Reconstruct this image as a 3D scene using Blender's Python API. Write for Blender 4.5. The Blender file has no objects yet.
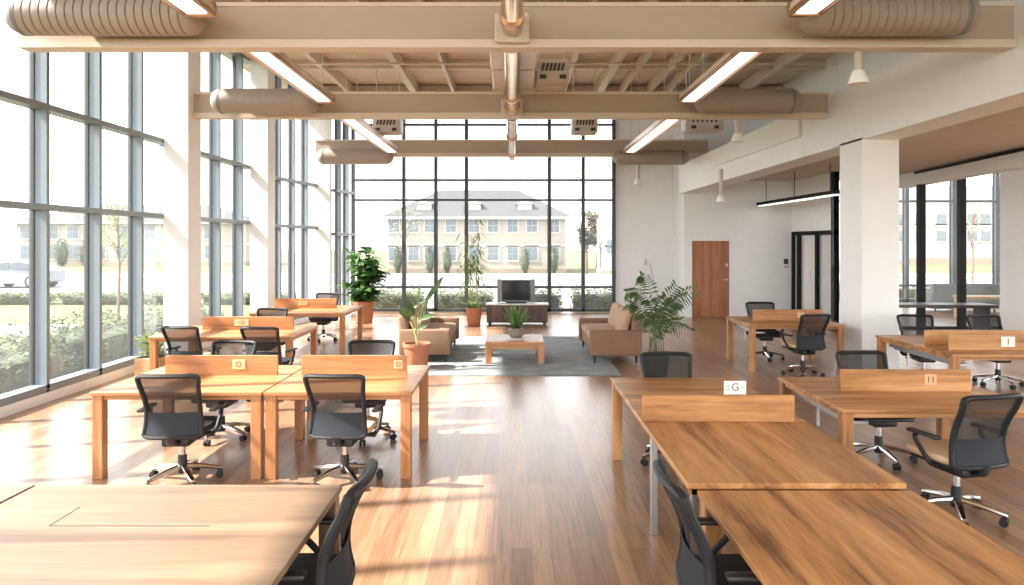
import bpy, bmesh, math, random
from mathutils import Vector, Matrix, noise
random.seed(7)
C = bpy.context.scene.collection
PI = math.pi
EYE = 1.965
F = 700.0
def R(d): return math.radians(d)
def sx(px, Y): return (px - 512.0) / F * Y           # lateral position of an image column at depth Y
def sz(py, Y): return EYE - (py - 243.0) / F * Y     # height of an image row at depth Y

# ------------------------------------------------------------------ materials
def lin(c):
    return tuple(((v/255.0)/12.92 if v/255.0 <= .04045 else ((v/255.0+.055)/1.055)**2.4) for v in c) + (1.0,)
M = {}
def newmat(name):
    m = bpy.data.materials.new(name); m.use_nodes = True
    nt = m.node_tree; b = nt.nodes['Principled BSDF']
    M[name] = m
    return m, nt, b
def N(nt, t, **kw):
    n = nt.nodes.new(t)
    for k, v in kw.items(): setattr(n, k, v)
    return n
def ramp(nt, fac, stops):
    r = N(nt, 'ShaderNodeValToRGB'); e = r.color_ramp.elements
    while len(e) > 1: e.remove(e[-1])
    e[0].position = stops[0][0]; e[0].color = stops[0][1]
    for p, c in stops[1:]:
        x = e.new(p); x.color = c
    nt.links.new(fac, r.inputs['Fac']); return r
def plain(name, rgb, rough=.6, metal=0, var=.06, scale=6, bump=0, bscale=80, emit=0, spec=.5, emitcol=None):
    m, nt, b = newmat(name)
    tc = N(nt, 'ShaderNodeTexCoord'); nz = N(nt, 'ShaderNodeTexNoise')
    nz.inputs['Scale'].default_value = scale; nz.inputs['Detail'].default_value = 3
    nt.links.new(tc.outputs['Object'], nz.inputs['Vector'])
    c = lin(rgb)
    lo = tuple(max(0, v*(1-var)) for v in c[:3]) + (1,); hi = tuple(min(1, v*(1+var)) for v in c[:3]) + (1,)
    r = ramp(nt, nz.outputs['Fac'], [(.3, lo), (.7, hi)])
    nt.links.new(r.outputs['Color'], b.inputs['Base Color'])
    b.inputs['Roughness'].default_value = rough; b.inputs['Metallic'].default_value = metal
    b.inputs['Specular IOR Level'].default_value = spec
    if bump:
        n2 = N(nt, 'ShaderNodeTexNoise'); n2.inputs['Scale'].default_value = bscale
        nt.links.new(tc.outputs['Object'], n2.inputs['Vector'])
        bp = N(nt, 'ShaderNodeBump'); bp.inputs['Strength'].default_value = bump; bp.inputs['Distance'].default_value = .01
        nt.links.new(n2.outputs['Fac'], bp.inputs['Height']); nt.links.new(bp.outputs['Normal'], b.inputs['Normal'])
    if emit:
        b.inputs['Emission Color'].default_value = lin(emitcol or rgb); b.inputs['Emission Strength'].default_value = emit
    return m
def wood(name, cols, axis='x', rough=.38, s=1.0, streak=1.0, coat=0.0):
    """long-grain timber, grain along the given object axis"""
    m, nt, b = newmat(name)
    tc = N(nt, 'ShaderNodeTexCoord'); oi = N(nt, 'ShaderNodeObjectInfo')
    add = N(nt, 'ShaderNodeVectorMath', operation='ADD'); sc = N(nt, 'ShaderNodeVectorMath', operation='SCALE')
    cmb = N(nt, 'ShaderNodeCombineXYZ')
    for k in 'XYZ': nt.links.new(oi.outputs['Random'], cmb.inputs[k])
    nt.links.new(cmb.outputs[0], sc.inputs[0]); sc.inputs['Scale'].default_value = 17.0
    nt.links.new(tc.outputs['Object'], add.inputs[0]); nt.links.new(sc.outputs[0], add.inputs[1])
    mp = N(nt, 'ShaderNodeMapping')
    v = {'x': (.55, 7, 7), 'y': (7, .55, 7), 'z': (7, 7, .55)}[axis]
    mp.inputs['Scale'].default_value = tuple(q*s for q in v)
    nt.links.new(add.outputs[0], mp.inputs['Vector'])
    n1 = N(nt, 'ShaderNodeTexNoise'); n1.inputs['Scale'].default_value = 1.0; n1.inputs['Detail'].default_value = 5; n1.inputs['Distortion'].default_value = .8*streak
    n2 = N(nt, 'ShaderNodeTexNoise'); n2.inputs['Scale'].default_value = 9.0; n2.inputs['Detail'].default_value = 4
    nt.links.new(mp.outputs[0], n1.inputs['Vector']); nt.links.new(mp.outputs[0], n2.inputs['Vector'])
    mx = N(nt, 'ShaderNodeMix', data_type='FLOAT'); mx.inputs[0].default_value = .25
    nt.links.new(n1.outputs['Fac'], mx.inputs[2]); nt.links.new(n2.outputs['Fac'], mx.inputs[3])
    k = len(cols)
    r = ramp(nt, mx.outputs[0], [(.34 + .32*i/(k-1), lin(c)) for i, c in enumerate(cols)])
    nt.links.new(r.outputs['Color'], b.inputs['Base Color'])
    b.inputs['Roughness'].default_value = rough
    b.inputs['Coat Weight'].default_value = coat; b.inputs['Coat Roughness'].default_value = .15
    bp = N(nt, 'ShaderNodeBump'); bp.inputs['Strength'].default_value = .08; bp.inputs['Distance'].default_value = .004
    nt.links.new(mx.outputs[0], bp.inputs['Height']); nt.links.new(bp.outputs['Normal'], b.inputs['Normal'])
    return m
OAK = [(104, 68, 38), (162, 112, 66), (186, 135, 84), (206, 157, 108)]
OAKL = [(140, 92, 56), (168, 116, 74), (182, 130, 88), (196, 146, 106)]
for ax in 'xyz': wood('oak_pale_'+ax, [(92, 72, 56), (116, 94, 74), (128, 105, 84), (142, 118, 96)], ax, .36, streak=.4)
for ax in 'xyz': wood('oak_'+ax, OAK, ax); wood('oak_light_'+ax, OAKL, ax, streak=.4)
wood('door_wood', [(128, 72, 38), (160, 96, 54), (176, 112, 66)], 'z', .45)
wood('dark_wood', [(62, 46, 42), (88, 68, 62), (108, 86, 78)], 'z', .5, 2)
wood('pale_wood', [(176, 140, 104), (200, 164, 126), (214, 182, 146)], 'x', .5)
plain('white_paint', (234, 236, 236), .6, var=.015)
plain('wall_paint', (236, 239, 240), .65, var=.015)
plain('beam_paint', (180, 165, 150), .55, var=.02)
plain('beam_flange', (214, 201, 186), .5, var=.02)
plain('duct_metal', (156, 144, 134), .45, var=.05, scale=12)
plain('duct_cap', (120, 118, 118), .5)
plain('hvac_white', (196, 188, 182), .5)
plain('hvac_dark', (66, 58, 52), .6)
plain('soffit', (194, 177, 164), .7, var=.05, scale=2)
plain('mullion', (122, 134, 142), .4, var=.03, spec=.5)
plain('mullion_dark', (64, 68, 72), .45)
plain('black_frame', (18, 19, 20), .6, spec=.2)
plain('black_plastic', (30, 31, 33), .42)
plain('frame_grey', (32, 33, 35), .5, spec=.35)
plain('lumbar_grey', (42, 47, 53), .7, spec=.3)
plain('seat_black', (34, 35, 38), .8, bump=.3, bscale=220)
plain('seat_tan', (206, 176, 144), .75, bump=.3, bscale=220)
plain('rubber', (22, 22, 24), .6)
plain('chrome', (205, 205, 205), .16, 1)
plain('steel', (176, 178, 180), .3, .9)
plain('bronze', (206, 168, 130), .16, 1, var=.15, scale=3)
plain('bronze_trim', (186, 150, 122), .3, .8)
plain('light_casing', (226, 214, 202), .4)
plain('light_lens', (255, 246, 236), .4, emit=.8, var=0)
plain('lens_soft', (255, 250, 244), .4, emit=.8, var=0)
plain('terracotta', (172, 110, 82), .75, var=.1, scale=9)
plain('soil', (58, 44, 34), .95, var=.3, scale=40)
plain('pot_black', (38, 40, 38), .5)
plain('stone_grey', (134, 124, 112), .7, var=.2, scale=20)
plain('sofa_fabric', (134, 105, 84), .85, var=.07, scale=5, bump=.25, bscale=260)
plain('sofa_cushion', (172, 144, 120), .88, var=.08, scale=6, bump=.25, bscale=260)
plain('sofa_leg', (42, 32, 28), .5)
plain('tv_screen', (22, 24, 28), .12)
plain('tv_shell', (128, 130, 134), .4)
plain('card_white', (232, 226, 220), .6, var=.01)
plain('card_oak', (222, 176, 134), .5, var=.02)
plain('ink', (86, 78, 74), .7)
plain('keypad', (58, 60, 62), .5)
plain('cord', (150, 148, 146), .6)
plain('stem_green', (92, 102, 62), .6)
plain('bamboo', (176, 172, 116), .5, var=.15, scale=14)
plain('bark', (110, 92, 76), .9, var=.2, scale=12)
plain('lawn', (82, 86, 50), .95, var=.14, scale=1.5, bump=.5, bscale=30)
plain('asphalt', (112, 114, 118), .9, var=.04)
plain('pavement', (140, 136, 130), .9, var=.03)
plain('house_wall', (158, 149, 138), .9, var=.04, scale=1)
plain('house_band', (140, 126, 112), .9)
plain('house_trim', (170, 166, 160), .7)
plain('house_roof', (62, 62, 63), .85, var=.08, scale=2)
plain('house_glass', (96, 108, 116), .15)
plain('office_wall', (160, 160, 160), .9)
plain('car_paint', (118, 124, 130), .35, 0)
plain('car_glass', (60, 70, 78), .1)
plain('grey_fabric', (138, 146, 150), .85)
plain('counter_dark', (54, 48, 46), .4)
plain('screw_metal', (190, 182, 170), .3, .9)

def leafmat(name, c1, c2, trans=.35):
    m, nt, b = newmat(name)
    tc = N(nt, 'ShaderNodeTexCoord'); nz = N(nt, 'ShaderNodeTexNoise'); nz.inputs['Scale'].default_value = 7
    nt.links.new(tc.outputs['Object'], nz.inputs['Vector'])
    r = ramp(nt, nz.outputs['Fac'], [(.32, lin(c1)), (.68, lin(c2))])
    nt.links.new(r.outputs['Color'], b.inputs['Base Color']); b.inputs['Roughness'].default_value = .45
    tr = N(nt, 'ShaderNodeBsdfTranslucent'); nt.links.new(r.outputs['Color'], tr.inputs['Color'])
    ms = N(nt, 'ShaderNodeMixShader'); ms.inputs[0].default_value = trans
    nt.links.new(b.outputs[0], ms.inputs[1]); nt.links.new(tr.outputs[0], ms.inputs[2])
    nt.links.new(ms.outputs[0], nt.nodes['Material Output'].inputs['Surface'])
leafmat('leaf_dark', (40, 78, 38), (86, 128, 66))
leafmat('leaf_mid', (74, 112, 56), (128, 160, 90))
leafmat('leaf_pale', (128, 150, 92), (178, 192, 130))
leafmat('leaf_palm', (38, 62, 34), (82, 108, 58), .25)
leafmat('hedge_leaf', (52, 68, 38), (96, 106, 66))
leafmat('border_leaf', (84, 100, 66), (134, 144, 106))
leafmat('autumn_leaf', (104, 100, 66), (140, 118, 80))
leafmat('conifer', (70, 84, 64), (100, 112, 88))

def glassmat(name, haze, tint=(255, 255, 255), refl=.08):
    m, nt, b = newmat(name)
    nt.nodes.remove(b)
    t = N(nt, 'ShaderNodeBsdfTransparent'); t.inputs[0].default_value = lin(tint)
    g = N(nt, 'ShaderNodeBsdfGlossy'); g.inputs['Roughness'].default_value = .02
    fr = N(nt, 'ShaderNodeFresnel'); fr.inputs['IOR'].default_value = 1.3
    mx = N(nt, 'ShaderNodeMixShader'); nt.links.new(fr.outputs[0], mx.inputs[0])
    nt.links.new(t.outputs[0], mx.inputs[1]); nt.links.new(g.outputs[0], mx.inputs[2])
    d = N(nt, 'ShaderNodeBsdfTranslucent'); d.inputs[0].default_value = (.95, .96, .97, 1)
    m2 = N(nt, 'ShaderNodeMixShader'); m2.inputs[0].default_value = haze
    nt.links.new(mx.outputs[0], m2.inputs[1]); nt.links.new(d.outputs[0], m2.inputs[2])
    nt.links.new(m2.outputs[0], nt.nodes['Material Output'].inputs['Surface'])
glassmat('glass', .035)
glassmat('glass_clear', .02)
glassmat('glass_frosted', .6, (225, 230, 232))

def mesh_fabric():
    m, nt, b = newmat('mesh_back')
    tc = N(nt, 'ShaderNodeTexCoord'); nz = N(nt, 'ShaderNodeTexNoise'); nz.inputs['Scale'].default_value = 300
    nt.links.new(tc.outputs['Object'], nz.inputs['Vector'])
    r = ramp(nt, nz.outputs['Fac'], [(.3, lin((22, 22, 24))), (.7, lin((38, 36, 36)))])
    nt.links.new(r.outputs['Color'], b.inputs['Base Color']); b.inputs['Roughness'].default_value = .8
    t = N(nt, 'ShaderNodeBsdfTransparent'); ms = N(nt, 'ShaderNodeMixShader'); ms.inputs[0].default_value = .2
    nt.links.new(b.outputs[0], ms.inputs[1]); nt.links.new(t.outputs[0], ms.inputs[2])
    nt.links.new(ms.outputs[0], nt.nodes['Material Output'].inputs['Surface'])
mesh_fabric()

def floormat():
    m, nt, b = newmat('plank_floor')
    tc = N(nt, 'ShaderNodeTexCoord')
    mp = N(nt, 'ShaderNodeMapping'); mp.inputs['Rotation'].default_value = (0, 0, R(90))
    nt.links.new(tc.outputs['Object'], mp.inputs['Vector'])
    br = N(nt, 'ShaderNodeTexBrick'); br.offset = .37; br.offset_frequency = 3
    br.inputs['Scale'].default_value = 1; br.inputs['Brick Width'].default_value = 1.9; br.inputs['Row Height'].default_value = .125
    br.inputs['Mortar Size'].default_value = .0015; br.inputs['Bias'].default_value = 0
    br.inputs['Color1'].default_value = lin((134, 102, 78)); br.inputs['Color2'].default_value = lin((168, 133, 104)); br.inputs['Mortar'].default_value = lin((104, 78, 62))
    nt.links.new(mp.outputs[0], br.inputs['Vector'])
    m2 = N(nt, 'ShaderNodeMapping'); m2.inputs['Scale'].default_value = (26, 1.0, 1)
    nt.links.new(tc.outputs['Object'], m2.inputs['Vector'])
    nz = N(nt, 'ShaderNodeTexNoise'); nz.inputs['Scale'].default_value = 2; nz.inputs['Detail'].default_value = 6; nz.inputs['Distortion'].default_value = .5
    nt.links.new(m2.outputs[0], nz.inputs['Vector'])
    gr = ramp(nt, nz.outputs['Fac'], [(.3, (.62, .60, .58, 1)), (.52, (1, 1, 1, 1)), (.75, (1.18, 1.15, 1.12, 1))])
    mx = N(nt, 'ShaderNodeMix', data_type='RGBA', blend_type='MULTIPLY'); mx.inputs[0].default_value = 1
    nt.links.new(br.outputs['Color'], mx.inputs[6]); nt.links.new(gr.outputs['Color'], mx.inputs[7])
    nt.links.new(mx.outputs[2], b.inputs['Base Color'])
    b.inputs['Roughness'].default_value = .28; b.inputs['Specular IOR Level'].default_value = .85
    bp = N(nt, 'ShaderNodeBump'); bp.inputs['Strength'].default_value = .03; bp.inputs['Distance'].default_value = .004
    nt.links.new(nz.outputs['Fac'], bp.inputs['Height']); nt.links.new(bp.outputs['Normal'], b.inputs['Normal'])
floormat()
def rugmat():
    m, nt, b = newmat('rug_weave')
    tc = N(nt, 'ShaderNodeTexCoord'); nz = N(nt, 'ShaderNodeTexNoise'); nz.inputs['Scale'].default_value = 3; nz.inputs['Detail'].default_value = 8
    nt.links.new(tc.outputs['Object'], nz.inputs['Vector'])
    r = ramp(nt, nz.outputs['Fac'], [(.35, lin((124, 132, 136))), (.65, lin((150, 156, 158)))])
    nt.links.new(r.outputs['Color'], b.inputs['Base Color']); b.inputs['Roughness'].default_value = .95
rugmat()
def deckmat():
    m, nt, b = newmat('ceiling_deck')
    tc = N(nt, 'ShaderNodeTexCoord'); wv = N(nt, 'ShaderNodeTexWave', bands_direction='Y'); wv.inputs['Scale'].default_value = 1.6
    nt.links.new(tc.outputs['Object'], wv.inputs['Vector'])
    r = ramp(nt, wv.outputs['Fac'], [(0, lin((202, 184, 168))), (.2, lin((214, 198, 182))), (1, lin((220, 204, 190)))])
    nt.links.new(r.outputs['Color'], b.inputs['Base Color']); b.inputs['Roughness'].default_value = .7
deckmat()

# ------------------------------------------------------------------ mesh builder
class MB:
    def __init__(s): s.v = []; s.f = []
    def add(s, verts, faces):
        o = len(s.v); s.v += [tuple(p) for p in verts]; s.f += [tuple(i+o for i in f) for f in faces]; return s
    def box(s, x0, x1, y0, y1, z0, z1):
        return s.add([(x0,y0,z0),(x1,y0,z0),(x1,y1,z0),(x0,y1,z0),(x0,y0,z1),(x1,y0,z1),(x1,y1,z1),(x0,y1,z1)],
                     [(0,3,2,1),(4,5,6,7),(0,1,5,4),(1,2,6,5),(2,3,7,6),(3,0,4,7)])
    def cbox(s, c, d, rz=0, rx=0, ry=0):
        m = Matrix.Translation(c) @ Matrix.Rotation(rz,4,'Z') @ Matrix.Rotation(rx,4,'X') @ Matrix.Rotation(ry,4,'Y')
        a, b, e = d[0]/2, d[1]/2, d[2]/2
        vs = [m @ Vector(p) for p in [(-a,-b,-e),(a,-b,-e),(a,b,-e),(-a,b,-e),(-a,-b,e),(a,-b,e),(a,b,e),(-a,b,e)]]
        return s.add(vs, [(0,3,2,1),(4,5,6,7),(0,1,5,4),(1,2,6,5),(2,3,7,6),(3,0,4,7)])
    def rbox(s, c, d, r=.02, seg=2, rz=0, rx=0, ry=0):
        bm = bmesh.new(); bmesh.ops.create_cube(bm, size=1)
        for v in bm.verts: v.co = Vector((v.co.x*d[0], v.co.y*d[1], v.co.z*d[2]))
        bmesh.ops.bevel(bm, geom=list(bm.edges), offset=min(r, min(d)*.49), segments=seg, profile=.5, affect='EDGES')
        m = Matrix.Translation(c) @ Matrix.Rotation(rz,4,'Z') @ Matrix.Rotation(rx,4,'X') @ Matrix.Rotation(ry,4,'Y')
        bm.verts.index_update()
        s.add([m @ v.co for v in bm.verts], [[v.index for v in f.verts] for f in bm.faces]); bm.free(); return s
    def pillow(s, c, d, puff=.3, rz=0, rx=0, ry=0, n=8):
        """soft cushion: a rounded slab that bulges in its middle (thin axis z)"""
        bm = bmesh.new(); bmesh.ops.create_cube(bm, size=2); bmesh.ops.subdivide_edges(bm, edges=list(bm.edges), cuts=n, use_grid_fill=True)
        m = Matrix.Translation(c) @ Matrix.Rotation(rz,4,'Z') @ Matrix.Rotation(rx,4,'X') @ Matrix.Rotation(ry,4,'Y')
        for v in bm.verts:
            x, y, z = v.co; e = max(abs(x), abs(y))
            k = (1 - abs(x)**6*.12) ; l = (1 - abs(y)**6*.12)
            bul = 1 - puff*(max(abs(x)**3, abs(y)**3))
            v.co = Vector((x*d[0]/2*l*(1-.05*z*z), y*d[1]/2*k*(1-.05*z*z), z*d[2]/2*bul))
        bm.verts.index_update()
        s.add([m @ v.co for v in bm.verts], [[v.index for v in f.verts] for f in bm.faces]); bm.free(); return s
    def tube(s, pts, r, n=8, caps=True, flat=None):
        pts = [Vector(p) for p in pts]; k = len(pts)
        rs = r if isinstance(r, (list, tuple)) else [r]*k
        up = None; rings = []
        for i, p in enumerate(pts):
            t = (pts[min(i+1,k-1)] - pts[max(i-1,0)]).normalized()
            if up is None:
                up = Vector((0,0,1)) if abs(t.z) < .9 else Vector((1,0,0))
            a = t.cross(up);
            if a.length < 1e-6: a = t.orthogonal()
            a.normalize(); up = a.cross(t).normalized()
            fl = flat or 1
            rings.append([p + (a*math.cos(2*PI*j/n) + up*math.sin(2*PI*j/n)*fl)*rs[i] for j in range(n)])
        vs = [q for g in rings for q in g]
        fs = [(i*n+j, i*n+(j+1)%n, (i+1)*n+(j+1)%n, (i+1)*n+j) for i in range(k-1) for j in range(n)]
        if caps: fs += [tuple(range(n))[::-1], tuple((k-1)*n+j for j in range(n))]
        return s.add(vs, fs)
    def loop(s, pts, r, n=8, flat=None):
        pts = [Vector(p) for p in pts]; k = len(pts); rings = []
        for i, p in enumerate(pts):
            t = (pts[(i+1)%k] - pts[i-1]).normalized()
            up = Vector((0,1,0)); a = t.cross(up); a.normalize(); up = a.cross(t).normalized()
            rings.append([p + (a*math.cos(2*PI*j/n) + up*math.sin(2*PI*j/n)*(flat or 1))*r for j in range(n)])
        vs = [q for g in rings for q in g]
        fs = [(i*n+j, i*n+(j+1)%n, ((i+1)%k)*n+(j+1)%n, ((i+1)%k)*n+j) for i in range(k) for j in range(n)]
        return s.add(vs, fs)
    def lathe(s, prof, o=(0,0,0), ax='z', n=24, cap=True):
        """prof: list of (radius, height)"""
        vs = []
        for r, h in prof:
            for j in range(n):
                a = 2*PI*j/n; u, w = r*math.cos(a), r*math.sin(a)
                p = {'z': (u, w, h), 'x': (h, u, w), 'y': (w, h, u)}[ax]
                vs.append((p[0]+o[0], p[1]+o[1], p[2]+o[2]))
        k = len(prof)
        fs = [(i*n+j, i*n+(j+1)%n, (i+1)*n+(j+1)%n, (i+1)*n+j) for i in range(k-1) for j in range(n)]
        if cap: fs += [tuple(range(n))[::-1], tuple((k-1)*n+j for j in range(n))]
        return s.add(vs, fs)
    def grid(s, fn, nu, nv):
        vs = [fn(i/nu, j/nv) for j in range(nv+1) for i in range(nu+1)]
        fs = [(j*(nu+1)+i, j*(nu+1)+i+1, (j+1)*(nu+1)+i+1, (j+1)*(nu+1)+i) for j in range(nv) for i in range(nu)]
        return s.add(vs, fs)
    def leaf(s, p, d, L, w, bend=.25, n=3, roll=None):
        """one leaf: p base, d direction, length, half-width, droop"""
        p = Vector(p); d = Vector(d).normalized()
        side = d.cross(Vector((0,0,1)));
        if side.length < .05: side = Vector((1,0,0))
        side.normalize()
        if roll: side = (Matrix.Rotation(roll, 3, d) @ side).normalized()
        nrm = side.cross(d).normalized()
        vs = [p]; 
        for i in range(1, n+1):
            t = i/n; c = p + d*(L*t) + Vector((0,0,-1))*(bend*L*t*t)
            ww = w*math.sin(PI*min(t*.92+.04, 1))**.7 if i < n else 0
            if i < n: vs += [c - side*ww + nrm*ww*.25, c, c + side*ww + nrm*ww*.25]
            else: vs += [c]
        fs = [(0,1,2),(0,2,3)]
        for i in range(n-2):
            a = 1+3*i; fs += [(a,a+3,a+4,a+1),(a+1,a+4,a+5,a+2)]
        a = 1+3*(n-2); e = len(vs)-1
        fs += [(a,e,a+1),(a+1,e,a+2)]
        return s.add(vs, fs)
    def build(s, name, mat, parent=None, smooth=True, angle=35, loc=None, rz=0):
        me = bpy.data.meshes.new(name); me.from_pydata(s.v, [], s.f); me.update()
        if smooth:
            me.shade_smooth(); me.set_sharp_from_angle(angle=R(angle))
        me.materials.append(M[mat] if isinstance(mat, str) else mat)
        o = bpy.data.objects.new(name, me); C.objects.link(o)
        if parent: o.parent = parent
        if loc is not None: o.location = loc
        o.rotation_euler.z = rz
        return o
def curve(pts, k=6):
    """Catmull-Rom through points"""
    P = [Vector(p) for p in pts]; P = [P[0]*2-P[1]] + P + [P[-1]*2-P[-2]]; out = []
    for i in range(1, len(P)-2):
        for j in range(k):
            t = j/k; a, b, c, d = P[i-1], P[i], P[i+1], P[i+2]
            out.append(.5*((2*b) + (c-a)*t + (2*a-5*b+4*c-d)*t*t + (3*b-a-3*c+d)*t**3))
    return out + [P[-2]]
def thing(name, label, cat, loc=(0,0,0), rz=0, group=None):
    o = bpy.data.objects.new(name, None); C.objects.link(o); o.empty_display_size = .1
    o.location = loc; o.rotation_euler = (0,0,rz); tag(o, label, cat, group); return o
def tag(o, label, cat, group=None, kind=None):
    o['label'] = label; o['category'] = cat
    if group: o['group'] = group
    if kind: o['kind'] = kind
    return o
def struct(name, mb, mat, smooth=False, parent=None):
    o = mb.build(name, mat, parent, smooth=smooth)
    if not parent: o['kind'] = 'structure'
    return o
def sempty(name, loc=(0,0,0)):
    o = bpy.data.objects.new(name, None); C.objects.link(o); o.location = loc; o['kind'] = 'structure'; return o
def dup(root, loc, rz, label, group=None):
    r = root.copy(); C.objects.link(r); r.location = loc; r.rotation_euler = (0,0,rz); r['label'] = label
    if group: r['group'] = group
    for ch in list(root.children):
        c = ch.copy(); C.objects.link(c); c.parent = r
        for g in list(ch.children):
            d = g.copy(); C.objects.link(d); d.parent = c
    return r
def text(name, s, size, parent, loc, rot, mat='ink'):
    cu = bpy.data.curves.new(name, 'FONT'); cu.body = s; cu.size = size; cu.align_x = 'CENTER'; cu.align_y = 'CENTER'; cu.extrude = .0006
    cu.materials.append(M[mat]); o = bpy.data.objects.new(name, cu); C.objects.link(o); bpy.context.view_layer.update(); me = bpy.data.meshes.new_from_object(o.evaluated_get(bpy.context.evaluated_depsgraph_get())); bpy.data.objects.remove(o); o = bpy.data.objects.new(name, me); C.objects.link(o); o.parent = parent; o.location = loc; o.rotation_euler = rot; return o

# ------------------------------------------------------------------ room shell
XL, YF, YB, ZC = -5.93, 19.7, -3.0, 6.0
struct('floor', MB().box(XL-.25, 17.2, YB, 23.2, -.08, 0), 'plank_floor')
struct('ceiling', MB().box(XL-.3, 7.1, YB, YF+.3, ZC, ZC+.12), 'ceiling_deck')
# left structural columns
def column(name, x0, x1, y0, y1, z1, mat='white_paint'):
    return struct(name, MB().box(x0, x1, y0, y1, 0, z1), mat)
column('column', -5.75, -5.34, 11.54, 12.02, ZC)
column('column', -5.75, -5.36, 15.36, 15.82, ZC)
column('column', -5.6, -4.74, 18.2, 18.42, ZC)
# right pillars
column('pillar', 5.3, 5.86, 10.6, 11.32, 3.56)
column('pillar', 9.2, 9.9, 12.4, 13.2, 3.6)

def glazing(name, a, b, z0, z1, mull, trans, depth=.18, w=.06, tw=.075, mat='mullion', glass='glass', inward=1, sill=None):
    """a, b: plan end points of the glass line; mull: distances along it; the frame sits on the room side"""
    root = sempty(name, (a[0], a[1], 0))
    ax, ay = b[0]-a[0], b[1]-a[1]; L = math.hypot(ax, ay); an = math.atan2(ay, ax); root.rotation_euler.z = an
    # local x runs along the wall; local -y (for inward=1) is the room side
    s = -1 if inward == 1 else 1
    fr = MB(); y0, y1 = sorted((0, s*depth)); yg0, yg1 = sorted((-s*.03, s*.012))
    for t in mull: fr.box(t-w/2, t+w/2, y0, y1, z0, z1)
    for t in trans: fr.box(0, L, *sorted((0, s*depth*1.04)), t-tw/2, t+tw/2)
    fr.box(0, L, y0, y1, z0, z0+.09); fr.box(0, L, y0, y1, z1-.06, z1)
    fr.build('window_frame', mat, root, smooth=False)
    gk = MB()
    for t in mull: gk.box(t-w/2-.015, t+w/2+.015, -.03 if s<0 else 0.0, .03, z0, z1)
    gk.build('gasket', 'mullion_dark', root, smooth=False)
    pn = MB(); pn.add([(0,.0,z0),(L,.0,z0),(L,.0,z1),(0,.0,z1)], [(0,1,2,3)]); pn.build('pane', glass, root, smooth=False)
    if sill:
        MB().box(0, L, *sorted((s*.02, s*sill)), 0, z0).build('sill', 'white_paint', root, smooth=False)
    return root
# left glass: local x along +Y => room side is -local y?  direction (0,1): local y = -X, so room (+X) is local -y
glazing('window_1', (XL, YB), (XL, 11.78), .12, ZC, [v-YB for v in (1.4, 3.2, 4.3, 5.4, 6.5, 7.6, 8.68, 9.79, 10.9)], [2.41, 3.65], sill=.2)
glazing('window_2', (XL, 11.78), (XL, 15.6), .12, ZC, [v-11.78 for v in (12.2, 13.8, 14.95)], [2.41, 3.63], sill=.2)
g3a, g3b = (-5.5, 15.82), (-5.15, 18.2)
L3 = math.hypot(g3b[0]-g3a[0], g3b[1]-g3a[1])
glazing('window_3', g3a, g3b, .12, ZC, [.35, 1.05, 1.75], [2.36, 3.45], depth=.12, sill=.14)
g4a, g4b = (-4.74, 18.42), (-4.5, YF)
L4 = math.hypot(g4b[0]-g4a[0], g4b[1]-g4a[1])
glazing('window_4', g4a, g4b, .12, ZC, [.25, .75], [2.2, 3.35], depth=.14)
# far glass wall: direction (1,0): local y=+Y, room side is local -y
FX = [-4.47, -3.04, -2.14, -1.28, 1.05, 2.0, 2.86]
glazing('window_5', (-4.5, YF), (2.89, YF), .04, ZC, [x+4.5 for x in FX], [.73, 3.17, 3.73, 5.28], depth=.1, w=.075, tw=.06, mat='mullion_dark')
# far and side walls
struct('wall_far', MB().box(2.89, 4.53, YF, YF+.2, 0, ZC), 'wall_paint')
struct('wall_corner', MB().box(4.53, 4.73, 18.6, YF+.2, 0, ZC), 'wall_paint')
struct('wall_right', MB().box(6.9, 7.1, YB, YF+.2, 3.62, ZC), 'white_paint')
wb = MB(); wb.box(4.53, 4.70, 18.44, 18.6, 0, 4.0); wb.box(5.76, 7.42, 18.44, 18.6, 0, 4.0); wb.box(4.70, 5.76, 18.44, 18.6, 2.06, 4.0); wb.box(4.53, 7.1, 18.44, 18.6, 4.0, ZC)
struct('wall_back', wb, 'wall_paint')
bb = MB(); bb.box(2.89, 4.53, YF-.015, YF, 0, .1); bb.box(5.77, 7.3, 18.425, 18.44, 0, .1); struct('baseboard_back', bb, 'white_paint')
# door
d = sempty('door_1', (5.23, 18.46, 0))
MB().rbox((0, 0, 1.01), (.98, .05, 2.02), .004, 1).build('door_panel', 'door_wood', d)
fr = MB(); fr.box(-.53, -.49, -.04, .1, 0, 2.06); fr.box(.49, .53, -.04, .1, 0, 2.06); fr.box(-.53, .53, -.04, .1, 2.02, 2.06); fr.build('door_frame', 'white_paint', d, smooth=False)
h = MB(); h.lathe([(.028, -.01), (.028, 0)], (.42, -.03, 1.0), 'y', 16); h.tube([(.42,-.03,1.0),(.42,-.08,1.0),(.31,-.08,1.0)], .011, 8); h.build('door_handle', 'steel', d)
MB().rbox((.42, -.035, 1.38), (.06, .02, .09), .008).build('door_lock', 'steel', d)
hg = MB(); hg.rbox((-.47, -.03, .3), (.03, .02, .12), .004, 1); hg.rbox((-.47, -.03, 1.7), (.03, .02, .12), .004, 1); hg.build('door_hinge', 'keypad', d)

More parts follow.
